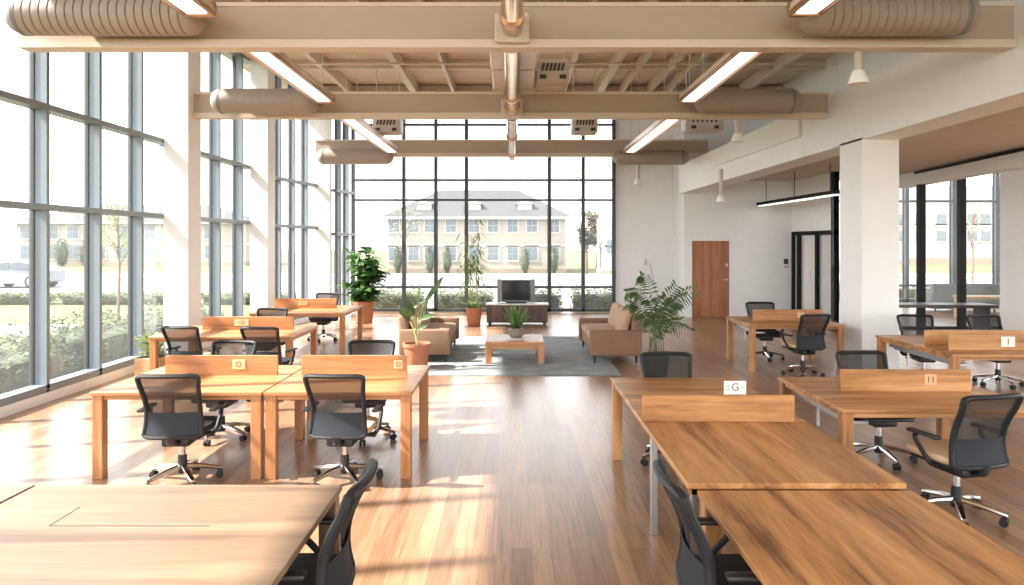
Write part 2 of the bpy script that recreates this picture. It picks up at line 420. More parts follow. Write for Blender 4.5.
# fascia over the side bay and its set-back upper wall
def fascia(name, P, mat, th=.55):
    """P: list of (X, Y, zbottom, ztop)"""
    m = MB()
    for i in range(len(P)-1):
        (x0,y0,b0,t0),(x1,y1,b1,t1) = P[i], P[i+1]
        m.add([(x0,y0,b0),(x1,y1,b1),(x1+th,y1,b1),(x0+th,y0,b0),(x0,y0,t0),(x1,y1,t1),(x1+th,y1,t1),(x0+th,y0,t0)],
              [(0,3,2,1),(4,5,6,7),(0,1,5,4),(1,2,6,5),(2,3,7,6),(3,0,4,7)])
    return struct(name, m, mat)
fascia('trim_1', [(5.3, YB, 3.53, 4.42), (5.3, 12.8, 3.53, 4.42), (4.4, 18.44, 3.262, 4.0)], 'white_paint')
struct('trim_2', MB().add([(5.24,12.8,3.91),(4.66,16.44,3.74),(4.72,16.44,3.74),(5.3,12.8,3.91),(5.24,12.8,4.26),(4.66,16.44,4.08),(4.72,16.44,4.08),(5.3,12.8,4.26)],
       [(0,3,2,1),(4,5,6,7),(0,1,5,4),(1,2,6,5),(2,3,7,6),(3,0,4,7)]), 'white_paint')
struct('slab_light_stop', MB().box(5.84, 6.95, YB, 18.44, 4.2, 4.38), 'white_paint')  # unseen slab added to stop light leaking between fascia and upper wall
struct('ceiling_side', MB().add([(5.5,YB,3.6),(9.3,YB,3.6),(9.3,18.44,3.6),(4.7,18.44,3.6),(5.5,12.8,3.6),(5.5,YB,3.7),(9.3,YB,3.7),(9.3,18.44,3.7),(4.7,18.44,3.7),(5.5,12.8,3.7)], [(4,3,2,1,0),(5,6,7,8,9),(0,1,6,5),(1,2,7,6),(2,3,8,7),(3,4,9,8),(4,0,5,9)]), 'soffit')
struct('ceiling_lounge', MB().box(7.3, 17.2, 11, 23.2, 4.6, 4.7), 'white_paint')
# slanted bulkhead above the lounge opening
m = MB(); a, b = Vector((8.62, 11.0, 0)), Vector((9.35, 17.2, 0)); n = Vector((1, -.12, 0)).normalized()*.35
m.add([(a.x,a.y,3.3),(b.x,b.y,3.3),(b.x+n.x,b.y+n.y,3.3),(a.x+n.x,a.y+n.y,3.3),(a.x,a.y,3.6),(b.x,b.y,3.6),(b.x+n.x,b.y+n.y,4.6),(a.x+n.x,a.y+n.y,4.6)],
      [(0,3,2,1),(4,5,6,7),(0,1,5,4),(1,2,6,5),(2,3,7,6),(3,0,4,7)])
struct('trim_3', m, 'white_paint')
struct('trim_4', MB().cbox((8.89, 13.5, 3.56), (.06, 4.9, .05), rz=-.117), 'black_frame')
# glazed meeting room partition
w = sempty('window_6', (7.42, 16.0, 0))
f_ = MB()
for y0, y1, z in ((0,.16,3.6),(.9,1.02,2.23),(1.95,2.1,2.23),(2.34,2.44,2.23)): f_.box(-.06,.06,y0,y1,0,z)
f_.box(-.06,.06,0,2.44,2.16,2.26); f_.box(-.06,.06,0,2.44,0,.06); f_.build('window_frame', 'black_frame', w, smooth=False)
MB().add([(0,0,0),(0,2.44,0),(0,2.44,2.2),(0,0,2.2)], [(0,1,2,3)]).build('pane', 'glass_frosted', w, smooth=False)
MB().tube([(-.09,1.2,1.0),(-.09,1.2,1.3)], .014).build('door_handle', 'steel', w)
struct('wall_partition', MB().box(7.38, 7.46, 16.16, 18.44, 2.26, 3.6), 'wall_paint')
# glass screen facing the room, two thick black posts
w = sempty('window_7', (7.3, 16.0, 0))
f_ = MB()
for px in (921, 961.5): x = sx(px, 16)-7.3; f_.box(x-.075, x+.075, -.06, .06, 0, 4.6)
f_.box(0, 9.9, -.05, .05, 0, .06); f_.build('window_frame', 'black_frame', w, smooth=False)
MB().add([(0,0,0),(9.9,0,0),(9.9,0,4.6),(0,0,4.6)], [(0,1,2,3)]).build('pane', 'glass_clear', w, smooth=False)
glazing('window_8', (7.3, 23), (17.2, 23), .05, 4.6, [sx(p, 23)-7.3 for p in (905, 952, 995)]+[.1], [.58, 3.33], depth=.14, w=.12, tw=.07, mat='mullion', glass='glass')
struct('wall_lounge', MB().box(17.0, 17.2, 11, 23.2, 0, 4.6), 'wall_paint')

# ------------------------------------------------------------------ ceiling steelwork
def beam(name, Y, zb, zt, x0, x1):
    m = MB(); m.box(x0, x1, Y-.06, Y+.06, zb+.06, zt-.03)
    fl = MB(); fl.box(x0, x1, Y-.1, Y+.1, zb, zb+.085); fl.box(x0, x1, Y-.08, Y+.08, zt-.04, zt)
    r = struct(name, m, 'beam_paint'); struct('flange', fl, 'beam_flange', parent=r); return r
beam('ceiling_beam', 7.45, 4.02, 4.5, -5.2, 5.3)
beam('ceiling_beam', 11.8, 4.06, 4.5, -5.34, 5.3)
beam('ceiling_beam', 17.9, 4.17, 4.6, -5.0, 5.0)
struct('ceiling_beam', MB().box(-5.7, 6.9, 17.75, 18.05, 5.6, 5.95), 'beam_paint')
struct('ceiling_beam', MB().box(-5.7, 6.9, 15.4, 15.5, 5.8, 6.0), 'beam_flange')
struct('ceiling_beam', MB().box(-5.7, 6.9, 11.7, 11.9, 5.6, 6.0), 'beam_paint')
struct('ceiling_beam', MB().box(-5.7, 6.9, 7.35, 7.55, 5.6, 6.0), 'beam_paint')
for x, wd in ((-4.1,.1),(-2.46,.16),(-1.47,.07),(1.3,.07),(2.2,.16),(2.75,.07),(3.45,.07),(3.9,.07),(5.8,.1),(-5.2,.1)):
    struct('ceiling_joist', MB().box(x-wd/2, x+wd/2, YB, YF, 5.72, 5.99), 'beam_flange')
# thin conduits along X under the deck
for Y, z in ((14.6, 5.7), (16.9, 5.5)):
    tag(MB().tube([(-5.3,Y,z),(6.8,Y,z)], .02, 6).build('conduit', 'beam_flange'), 'thin beige conduit running crosswise under the deck, %s' % ('nearer of two' if Y < 15 else 'farther of two'), 'conduit')

def duct(label, Y, z, r, x0, x1, rings, grp):
    t = thing('hanging_duct', label, 'duct', ((x0+x1)/2, Y, z), 0, grp); h = (x1-x0)/2
    prof = [(r*math.sin(k/5*PI/2)*.99+.001, -h + .18*(1-math.cos(k/5*PI/2))) for k in range(6)]
    n = int((x1-x0-.4)/.085); q = (2*h-.4)/n
    for i in range(n):
        x = -h+.2+i*q
        if rings: prof += [(r, x), (r*1.012, x+q*.4), (r, x+q*.78), (r*.93, x+q*.86)]
        else: prof += [(r, x)]
    prof.append((r, h-.2))
    prof += [(r*math.cos(k/5*PI/2)*.99+.001, h - .18 + .18*math.sin(k/5*PI/2)) for k in range(6)]
    MB().lathe(prof, ax='x', n=28).build('duct_body', 'duct_metal', t, angle=28)
    s = -1 if (x0+x1) < 0 else 1
    MB().lathe([(r*1.02, s*h-s*.2), (r*1.02, s*h-s*.16)], ax='x', n=28).build('duct_band', 'duct_cap', t)
    for x in (-h*.6, h*.6): MB().box(x-.02, x+.02, -.02, .25, r-.01, r+.02).build('bracket', 'beam_flange', t, smooth=False)
    return t
duct('long ribbed beige duct at the left end of the nearest ceiling beam', 7.1, 4.27, .195, sx(7,7.1), sx(207,7.1), True, None)
duct('long ribbed beige duct at the right end of the nearest ceiling beam', 7.1, 4.27, .195, sx(799,7.1), sx(978,7.1), True, None)
duct('smooth duct on the middle beam, before the left window columns', 11.42, 4.28, .2, sx(211,11.42), sx(320,11.42), False, None)
duct('smooth duct on the middle beam, right end near white fascia', 11.42, 4.28, .2, sx(694,11.42), sx(801,11.42), False, None)
duct('short pale duct at the left end of the farthest beam', 17.5, 4.13, .2, sx(317,17.5), sx(394,17.5), False, None)
duct('short grey duct at the right end of the farthest beam', 17.5, 4.10, .18, sx(613,17.5), sx(689,17.5), False, None)

# central bronze pipe
t = thing('ceiling_pipe', 'shiny bronze pipe running along the middle of the ceiling', 'pipe', (0, 0, 4.2))
MB().lathe([(.105, 1.0), (.105, 18.2), (.08, 18.3)], ax='y', n=24).build('pipe', 'bronze', t)
for y in (6.9, 7.75, 10.6, 11.45, 12.2, 14.6, 17.4):
    MB().lathe([(.105, y-.05), (.125, y-.05), (.125, y+.05), (.105, y+.05)], ax='y', n=24, cap=False).build('collar', 'bronze_trim', t)
MB().lathe([(.08, 18.3), (.05, 18.32), (.05, 18.4), (.02, 18.42)], ax='y', n=16).build('end_cap', 'bronze_trim', t)
for y, x in ((7.28, 0), (11.63, 0)):
    MB().rbox((x, y, -.0), (.36, .06, .3), .01, 1).build('pipe_clamp', 'beam_flange', t)
# rectangular duct over the pipe and units
t = thing('supply_duct', 'boxy beige air duct just above the bronze ceiling pipe', 'duct', (.02, 9.9, 4.4))
MB().rbox((0, 0, .18), (.62, 3.0, .34), .015, 1).build('duct_body', 'light_casing', t)
for y in (-1.2, 0, 1.2): MB().box(-.33, .33, y-.03, y+.03, 0, .37).build('duct_band', 'beam_flange', t, smooth=False)
for x in (-.2, .2): MB().tube([(x, 1.2, .36), (x, 1.2, 1.55)], .012, 6).build('hanger_rod', 'beam_flange', t)
def hvac(label, loc, size, grp=None):
    t = thing('fan_coil_unit', label, 'ventilation unit', loc, 0, grp); a, b, c = size
    MB().rbox((0,0,c/2), size, .03, 2).build('housing', 'hvac_white', t)
    g = MB(); g.rbox((0,0,-.005), (a*.8, b*.5, .03), .008, 1); g.build('grille', 'hvac_white', t)
    g = MB()
    for i in range(6): g.cbox((-a*.3 + i*a*.12, -b/2-.005, c*.62), (.035, .02, c*.35), ry=.25)
    g.build('louvre', 'hvac_dark', t, smooth=False)
    for x in (-a*.3, a*.3): MB().box(x-.05, x+.05, -b/2-.012, -b/2, c*.1, c*.28).build('outlet', 'hvac_dark', t, smooth=False)
    for x in (-a*.42, a*.42): MB().tube([(x,0,c),(x,0,5.99-loc[2])], .012, 6).build('hanger_rod', 'beam_flange', t)
    return t
hvac('grey ventilation unit hanging right of the central bronze pipe', (.62, 11.0, 4.42), (.5, .8, .34))
hvac('small white ventilation unit between middle and far beams, left of centre', (sx(388,15.4), 15.4, 4.36), (.6, .5, .36))
hvac('small white ventilation unit between middle and far beams, right of bronze pipe', (sx(584,15.4), 15.4, 4.36), (.56, .5, .36))
hvac('white ventilation unit between middle and far beams, nearest the white fascia', (sx(702,15.0), 15.0, 4.34), (.8, .5, .38))

def linear_light(label, x, y0, y1, z):
    t = thing('linear_light', label, 'ceiling light', (x, (y0+y1)/2, z)); h = (y1-y0)/2
    MB().rbox((0,0,.06), (.3, 2*h, .12), .04, 3).build('casing', 'light_casing', t)
    MB().rbox((0,0,-.005), (.2, 2*h-.12, .03), .012, 2).build('diffuser', 'light_lens', t)
    for s in (-1, 1):
        MB().rbox((s*.145, 0, .0), (.035, 2*h, .05), .012, 2).build('side_rail', 'bronze_trim', t)
        MB().rbox((0, s*(h-.02), .04), (.34, .07, .15), .03, 2).build('end_cap', 'bronze_trim', t)
        MB().tube([(.1*s, -h*.7, .1), (.1*s, -h*.7, 5.99-z)], .006, 5).build('hanger_wire', 'beam_flange', t)
        MB().tube([(.1*s, h*.7, .1), (.1*s, h*.7, 5.99-z)], .006, 5).build('hanger_wire', 'beam_flange', t)
for s, nm in ((-1, 'left'), (1, 'right')):
    xx = (-3.05, -2.98, -2.95) if s < 0 else (2.85, 2.8, 2.9)
    linear_light('long strip light hanging before the nearest beam, %s of the bronze pipe' % nm, xx[0], 2.0, 6.84, 4.2)
    linear_light('long strip light between the nearest and middle beams, %s of the bronze pipe' % nm, xx[1], 7.7, 11.15, 4.22)
    linear_light('long strip light between the middle and farthest beams, %s of the bronze pipe' % nm, xx[2], 12.1, 17.2, 4.2)
def spot(label, x, y, z0, z1):
    t = thing('spotlight', label, 'spotlight', (x, y, z1), 0)
    MB().lathe([(.04, .14), (.045, z0-z1)], n=14).build('stem', 'hvac_white', t)
    MB().lathe([(.07, 0), (.10, .0), (.105, .02), (.06, .14), (.04, .15)], n=20).build('shade', 'white_paint', t)
spot('white spotlight hanging from nearest beam beside the right ribbed duct', 3.72, 7.52, 4.02, sz(84, 7.52))
spot('white spotlight hanging from the middle beam beside its right duct', 3.83, 11.9, 4.06, sz(142, 11.9))
spot('white spotlight hanging from the farthest beam over the far wall', sx(638, 17.95), 17.95, 4.17, sz(185, 17.95))
spot('small white spotlight under the side ceiling in front of the wooden door wall', sx(721, 15.5), 15.5, 3.6, sz(202, 15.5))
t = thing('side_pendant_light', 'slim dark linear pendant under the low side ceiling left of the pillar', 'pendant light', (6.5, 16.1, 2.93))
MB().rbox((0,0,.05), (.22, 4.4, .08), .01, 1).build('casing', 'black_frame', t)
MB().rbox((0,0,.005), (.17, 4.3, .02), .005, 1).build('diffuser', 'lens_soft', t)
for y in (-1.8, 0, 1.8): MB().tube([(0,y,.09),(0,y,.67)], .008, 6).build('hanger_rod', 'black_frame', t)

# ------------------------------------------------------------------ desks
def desk(label, x0, x1, y0, y1, z=.73, grain='x', light=True, divs=(), legs='abcd', legw=.085, group=None, rail=False, steel=(), inset=.03, dz=.185, name='bench_desk'):
    cx, cy = (x0+x1)/2, (y0+y1)/2; a, b = (x1-x0)/2, (y1-y0)/2
    p = 'oak_pale_' if light == 2 else 'oak_light_' if light else 'oak_'
    t = thing(name, label, 'desk', (cx, cy, 0), 0, group)
    MB().rbox((0,0,z-.016), (2*a, 2*b, .032), .004, 1).build('desktop', p+grain, t)
    ap = MB(); q = .035
    ap.box(-a+.02, a-.02, -b+q, -b+q+.025, z-.072, z-.03); ap.box(-a+.02, a-.02, b-q-.025, b-q, z-.072, z-.03)
    ap.box(-a+q, -a+q+.025, -b+q, b-q, z-.072, z-.03); ap.box(a-q-.025, a-q, -b+q, b-q, z-.072, z-.03)
    ap.build('apron', p+'x', t, smooth=False)
    l = legw/2+.012
    pos = {'a': (-a+l,-b+l), 'b': (a-l,-b+l), 'c': (-a+l,b-l), 'd': (a-l,b-l)}
    for k in legs:
        X, Y = pos[k]; MB().rbox((X, Y, (z-.03)/2), (legw, legw, z-.03), .004, 1).build('leg', p+'z', t)
    for (X, Y) in steel:
        o = MB().rbox((X-cx, Y-cy, (z-.03)/2), (.045, .045, z-.03), .004, 1).build('leg', 'steel', t); o['label'] = 'square steel leg'
    for dv in divs:
        dx0, dx1, dy = dv[:3]
        o = MB().rbox(((dx0+dx1)/2-cx, dy-cy, z+dz/2), (dx1-dx0, .028, dz), .004, 1).build('divider', ('oak_x' if not light else 'oak_light_x'), t)
        if len(dv) > 3 and dv[3]:
            px, mt, sw, sh, tx = dv[3]
            k = MB().rbox((px-cx, dy-cy-.017, z+dz*.55), (sw, .006, sh), .002, 1).build('name_card', mt, o)
            text('lettering', tx, sh*.8, o, (px-cx, dy-cy-.0215, z+dz*.55), (PI/2, 0, 0))
    if rail:
        r = MB(); r.box(-a+.1, -a+.14, -b+.15, b-.15, z-.13, z-.06); r.build('side_rail', 'steel', t, smooth=False)
        r = MB(); r.box(-a+.15, -a+.17, -b+.3, -b+.32, z-.32, z-.12); r.box(-a+.15, -a+.17, b-.5, b-.48, z-.32, z-.12); r.box(-a+.14, -a+.3, -b+.2, b-.2, z-.16, z-.14); r.build('cable_tray', 'steel', t, smooth=False)
    return t
L1A = desk('pale oak desk nearest the left glass in the middle left row, chairs front and back', -3.5, -2.075, 5.8, 7.08, divs=[(-3.24, -2.19, 6.55, (-2.55, 'card_oak', .12, .09, 'O'))])
L1B = desk('pale oak desk joined to the window-side one, free end toward the aisle', -2.06, -.83, 5.8, 7.08, divs=[(-1.97, -.98, 6.55, (-1.06, 'card_oak', .08, .08, 'D'))])
L2 = desk('pale oak desk of the second row on the left, three black chairs around', -4.8, -2.9, 9.23, 10.5, divs=[(-4.41, -3.11, 9.98, (-3.85, 'card_oak', .2, .09, '122'))])
L3 = desk('pale oak desk of the back row on the left, before the big leafy plant', -4.65, -2.95, 12.35, 13.9, divs=[(-4.5, -3.32, 13.25, (-3.95, 'card_oak', .16, .08, 'OT'))])
NC = desk('large pale oak desk at lower left corner with an inlaid cable flap', -2.425, -.867, 2.1, 3.58, legs='abd', light=2)
fl = MB(); zf = .7312
for (ax_, ay_, bx_, by_) in ((sx(80, 3.275)+1.646, 3.275-2.84, -2.02+1.646, 3.055-2.84), (-2.02+1.646, 3.055-2.84, -1.32+1.646, 3.055-2.84)):
    dx, dy = bx_-ax_, by_-ay_; L = math.hypot(dx, dy); fl.cbox(((ax_+bx_)/2, (ay_+by_)/2, zf-.0008), (L, .004, .002), rz=math.atan2(dy, dx))
fl.build('cable_flap_groove', 'keypad', NC, smooth=False)
desk('pale oak desk filling the lower left edge, beside the one with cable flap', -4.2, -2.437, 2.1, 3.58, legs='abc', light=2)
N1 = desk('brown oak desk nearest the camera on the right, slightly lower than the next', .95, 2.05, 2.05, 3.585, z=.698, grain='y', light=False, legs='abcd')
N2A = desk('brown oak desk with full width divider, directly behind the nearest right one', .9, 2.03, 3.6, 4.86, grain='y', light=False, legs='', steel=[(.955, 4.72), (1.97, 4.72), (.955, 3.66), (1.97, 3.66)], divs=[(.9, 1.95, 4.84)], rail=False)
N2B = desk('brown oak desk behind the full width divider with white G card', .9, 2.04, 4.872, 6.42, grain='x', light=False, legs='cd', steel=[(1.97, 4.93)])
T1 = desk('oak desk at the back right, in front of the white pillar', 3.6, 5.05, 10.6, 11.8, light=False, divs=[(3.8, 4.9, 11.05, (4.55, 'card_oak', .1, .08, 'C'))], rail=True, grain='x')
T2 = desk('brown oak desk at middle right with black chairs either side of its divider', 2.45, 4.0, 5.2, 6.46, light=False, divs=[(2.73, 3.81, 5.82, (3.47, 'card_oak', .1, .09, '11'))], rail=True, grain='x')
T3 = desk('oak desk at the right edge with two staggered dividers and a card numbered one', 4.88, 7.2, 7.75, 9.4, light=False, divs=[(5.02, 6.5, 8.05, (sx(1007, 8.05), 'card_white', .16, .12, '1')), (4.98, 6.5, 8.45)], rail=True, grain='x')
t = thing('desk_sign', 'small white card marked G standing on the brown desk behind the divider', 'sign', (sx(735, 4.9), 4.9, .73), 0)
MB().rbox((0, 0, .135), (.155, .008, .27), .002, 1).build('card', 'card_white', t)
text('lettering', 'G', .075, t, (.0, -.0048, .225), (PI/2, 0, 0))
m = MB()
for k in range(2): m.box(-.065, -.035, -.0052, -.004, .232-k*.022, .236-k*.022)
m.box(.045, .06, -.0052, -.004, .225, .229); m.build('printed_line', 'ink', t, smooth=False)

# ------------------------------------------------------------------ office chairs
def make_chair(label, seat):
    t = thing('office_chair', label, 'chair')
    def yb(u, v): return -.225 - .02*v - .085*v**2.2 + .035*math.sin(PI*min(1, v*1.25)) + .03*u*u
    def hw(v): return .226 - .02*math.sin(PI*min(1, v*1.1)) + .004*v
    def S(u, v, off=0): return Vector((u*hw(v), yb(u, v)+off, .42 + .505*v))
    MB().grid(lambda i, j: S(i*2-1, .02+j*.97), 12, 16).build('back_mesh', 'mesh_back', t)
    pts = []
    K = 14
    for i in range(K+1): pts.append(S(-1, i/K*.94+.03))
    pts += [S(-.94, .985), S(-.8, 1.0)] + [S(-.8+1.6*i/8, 1.0) for i in range(1, 8)] + [S(.8, 1.0), S(.94, .985)]
    for i in range(K+1): pts.append(S(1, .97-i/K*.94))
    pts += [S(.94, .015), S(.8, 0)] + [S(.8-1.6*i/8, 0) for i in range(1, 8)] + [S(-.8, 0), S(-.94, .015)]
    MB().loop(pts, .019, 8, flat=1.3).build('back_frame', 'frame_grey', t)
    MB().grid(lambda i, j: S((i*2-1)*.93, .03+j*.36, -.014), 8, 6).build('lumbar_panel', 'lumbar_grey', t)
    sp = MB(); sp.tube(curve([(0,-.10,.37),(0,-.18,.365),(0,-.225,.385),(0,-.235,.43)]), [.05]*6+[.045]*6+[.04]*7, 8, flat=.6); sp.build('back_spine', 'black_plastic', t)
    MB().pillow((0, .03, .452), (.49, .47, .075), .35, n=6).build('seat', seat, t)
    MB().rbox((0, .01, .408), (.42, .40, .035), .015, 2).build('seat_shell', 'black_plastic', t)
    for s in (-1, 1):
        p = curve([(s*.17,-.03,.402),(s*.25,-.04,.405),(s*.285,-.03,.45),(s*.287,.07,.56),(s*.285,.06,.603)])
        MB().tube(p, .017, 8).build('arm_post', 'frame_grey', t)
        MB().rbox((s*.283, .0, .612), (.06, .27, .026), .012, 2).build('armrest', 'black_plastic', t)
    MB().rbox((0, -.02, .36), (.22, .28, .075), .02, 2).build('tilt_mechanism', 'black_plastic', t)
    lv = MB(); lv.tube([(.08,.02,.37),(.22,.02,.37)], .007, 6); lv.rbox((.23,.02,.37), (.05,.03,.012), .004, 1); lv.build('lever', 'black_plastic', t)
    MB().lathe([(.024,.20),(.024,.34)], n=14).build('gas_lift', 'chrome', t)
    MB().lathe([(.036,.07),(.04,.09),(.034,.215),(.03,.22)], n=16).build('hub', 'black_plastic', t)
    for k in range(5):
        a = 2*PI*k/5 + .3; c, s = math.cos(a), math.sin(a)
        lg = MB(); lg.tube([(c*.02,s*.02,.125),(c*.14,s*.14,.112),(c*.28,s*.28,.082),(c*.305,s*.305,.078)], [.032,.028,.021,.015], 8, flat=.75); lg.build('base_leg', 'chrome', t)
        X, Y = c*.295, s*.295
        cs = MB(); cs.lathe([(.008,.05),(.008,.085)], (X,Y,0), n=8); cs.rbox((X,Y,.048), (.03,.03,.024), .006, 1)
        co = cs.build('caster', 'black_plastic', t)
        wl = MB()
        tx, ty = -s, c
        for q in (-1, 1):
            prof = []
            n = 16; cen = Vector((X - c*.012 + tx*q*.017, Y - s*.012 + ty*q*.017, .029)); axd = Vector((tx,ty,0)); u = Vector((c,s,0)); w = Vector((0,0,1))
            vs = [cen + axd*e*.009 + (u*math.cos(2*PI*j/n)+w*math.sin(2*PI*j/n))*.0285 for e in (-1,1) for j in range(n)]
            wl.add(vs, [(j,(j+1)%n,n+(j+1)%n,n+j) for j in range(n)] + [tuple(range(n))[::-1], tuple(n+j for j in range(n))])
        wl.build('wheel', 'rubber', co)
    return t
G = None
CH = [
 # x, y, rz(deg; 0 = faces away from camera), tan seat?, label
 (-2.72, 5.78, 4, 0, 'black mesh office chair tucked under the front of the window-side desk, back to us'),
 (-1.38, 5.78, -3, 1, 'black mesh office chair with tan seat before the aisle-end desk, back to us'),
 (-2.93, 7.06, 176, 0, 'dark chair behind the divider of the window-side desk, mostly hidden'),
 (-1.46, 7.07, 183, 0, 'dark chair behind the divider of the aisle-end desk, only top edge above it'),
 (-4.07, 8.95, -8, 0, 'black mesh chair at second row desk, on the window side near the planter'),
 (-3.07, 8.88, -6, 0, 'black mesh chair at second row desk, on the aisle side'),
 (-3.78, 10.75, 180, 0, 'dark chair behind the second row desk, only its back top showing'),
 (-3.80, 14.1, 178, 0, 'dark chair behind the back row desk close to the big leafy plant'),
 (-.97, 3.13, 90, 0, 'black mesh chair at lower left desk seen edge-on, facing the window'),
 (1.0, 3.12, -90, 0, 'black mesh chair at the nearest right desk seen edge-on, facing right'),
 (1.44, 6.26, 180, 0, 'black chair facing us behind the brown desk with the G card'),
 (4.32, 10.4, 14, 1, 'black office chair with tan seat in front of back right desk by the pillar'),
 (4.28, 11.85, 176, 0, 'black chair behind the divider of the back right desk'),
 (3.2, 5.04, 13, 1, 'black office chair with tan seat at the front of middle right desk, chrome base'),
 (3.32, 6.34, 183, 0, 'black chair behind the divider of middle right desk'),
 (5.72, 9.72, 172, 0, 'black chair behind the right edge desk, next to the pillar'),
 (6.72, 9.68, 182, 0, 'black chair behind the right edge desk, in front of the far right pillar'),
]
proto = {}
for x, y, rz, tan, lab in CH:
    if tan not in proto:
        proto[tan] = make_chair(lab, 'seat_tan' if tan else 'seat_black'); o = proto[tan]
        o.location = (x, y, 0); o.rotation_euler.z = R(rz)
    else: o = dup(proto[tan], (x, y, 0), R(rz), lab)
    o['group'] = 'office chairs at the desks'

# ------------------------------------------------------------------ lounge
tag(MB().rbox((-.08, 12.5, .006), (3.4, 4.3, .012), .005, 1).build('area_rug', 'rug_weave'), 'large grey-blue rug under the two loveseats and coffee table', 'rug')
def loveseat(label, loc, rz):
    t = thing('loveseat', label, 'sofa', loc, rz, 'brown loveseats in the lounge')   # front faces local -y
    W, D = 2.0, .84
    MB().rbox((0, .02, .24), (W-.2, D-.06, .2), .02, 2).build('base', 'sofa_fabric', t)
    for s in (-1, 1):
        MB().rbox((s*(W/2-.075), -.0, .335), (.15, D, .41), .03, 3).build('arm', 'sofa_fabric', t)
    MB().rbox((0, D/2-.08, .46), (W-.16, .17, .62), .05, 3, rx=-.10).build('back', 'sofa_fabric', t)
    for s in (-1, 1):
        MB().pillow((s*(W-.3)/4, -.07, .395), ((W-.3)/2-.005, .66, .16), .35).build('seat_cushion', 'sofa_cushion', t)
        MB().pillow((s*(W-.3)/4, .20, .64), ((W-.3)/2-.01, .44, .17), .45, rx=R(76)).build('back_cushion', 'sofa_cushion', t)
        for q in (-1, 1):
            MB().lathe([(.016, 0), (.028, .14)], (s*(W/2-.1), q*(D/2-.08), .0), n=10).build('leg', 'sofa_leg', t)
    return t
loveseat('brown fabric loveseat on the left side of the rug, facing right', (-1.43, 12.4, .012), R(90))
loveseat('brown fabric loveseat on the right side of the rug, facing left', (1.68, 12.27, .012), R(-90))
t = thing('coffee_table', 'low square oak coffee table standing on the grey rug', 'table', (.045, 11.75, .012))
MB().rbox((0,0,.335), (.95, .92, .05), .005, 1).build('tabletop', 'oak_light_x', t)
MB().rbox((.0, .06, .362), (.84, .72, .006), .002, 1).build('top_inlay', 'card_white', t)
ap = MB(); ap.box(-.45,.45,-.44,-.40,.24,.315); ap.box(-.45,.45,.40,.44,.24,.315); ap.box(-.45,-.41,-.44,.44,.24,.315); ap.box(.41,.45,-.44,.44,.24,.315); ap.build('apron', 'oak_light_x', t, smooth=False)
for a in (-1, 1):
    for b in (-1, 1): MB().rbox((a*.425, b*.41, .158), (.1, .1, .316), .004, 1).build('leg', 'oak_light_z', t)
t = thing('media_console', 'dark wood media console with white top under the television', 'cabinet', (.125, 16.95, 0))
MB().rbox((0,0,.27), (1.46, .45, .42), .006, 1).build('carcass', 'dark_wood', t)
MB().rbox((0,-.005,.495), (1.52, .49, .03), .006, 1).build('top', 'white_paint', t)
for k in range(4):
    o = MB().rbox((-.54+.36*k, -.232, .27), (.345, .02, .38), .006, 1).build('door', 'dark_wood', t)
    MB().rbox((-.54+.36*k + (.12 if k%2==0 else -.12), -.25, .32), (.02, .02, .07), .004, 1).build('handle', 'hvac_dark', o)
for a in (-1, 1):
    for b in (-1, 1): MB().box(a*.66-.03, a*.66+.03, b*.17-.03, b*.17+.03, 0, .07).build('foot', 'dark_wood', t, smooth=False)
t = thing('television', 'grey television with dark screen and side speakers on the console', 'television', (sx(516, 16.95), 16.95, .51))
MB().rbox((0,.03,.3), (.72,.2,.54), .02, 2).build('casing', 'tv_shell', t)
MB().rbox((0,-.075,.31), (.66,.02,.47), .008, 1).build('screen', 'tv_screen', t)
for s in (-1, 1): MB().rbox((s*.41,-.01,.3), (.09,.16,.56), .012, 2).build('speaker', 'tv_shell', t)
MB().rbox((0,.02,.018), (.5,.22,.036), .01, 1).build('base', 'keypad', t)

# ------------------------------------------------------------------ plants
def pot(t, r, h, mat, rim=True, soilz=None):
    prof = [(r*.70,0),(r*.74,.01),(r*.95,h*.86)] + ([(r*1.04,h*.86),(r*1.05,h)] if rim else [(r,h)]) + [(r*.93,h),(r*.9,h*.88)]
    MB().lathe(prof, n=28, cap=False).lathe([(r*.70,0),(.001,0)], n=28, cap=False).build('pot', mat, t)
    MB().lathe([(r*.91,h*.9),(.001,h*.91)], n=28, cap=False).build('soil', 'soil', t)
rnd = random.Random(11)
# big leafy plant by the corner glass
t = thing('leafy_potted_plant', 'big bushy dark-leaved plant in a terracotta pot by the corner window', 'potted plant', (sx(364,17.2), 17.2, 0))
pot(t, .27, .54, 'terracotta')
fo = MB(); st = MB()
for k in range(30):
    a = rnd.uniform(0, 2*PI); rr = rnd.uniform(.18, .5); top = rnd.uniform(.7, 1.95) - .3*rr; 
    e = Vector((math.cos(a)*rr, math.sin(a)*rr*.9, top)); p = curve([(0,0,.48),(e.x*.3,e.y*.3,.48+(top-.48)*.6),e], 5)
    st.tube(p, [.016-.010*i/(len(p)-1) for i in range(len(p))], 5)
    for i in range(13):
        q = p[int(len(p)*rnd.uniform(.35, .999))]; b = rnd.uniform(0, 2*PI)
        d = Vector((math.cos(b), math.sin(b), rnd.uniform(-.2,.7))); fo.leaf(q, d, rnd.uniform(.26,.42), rnd.uniform(.06,.10), rnd.uniform(.2,.5), 4, rnd.uniform(-.5,.5))
st.build('stem', 'stem_green', t); fo.build('foliage', 'leaf_dark', t, angle=180)
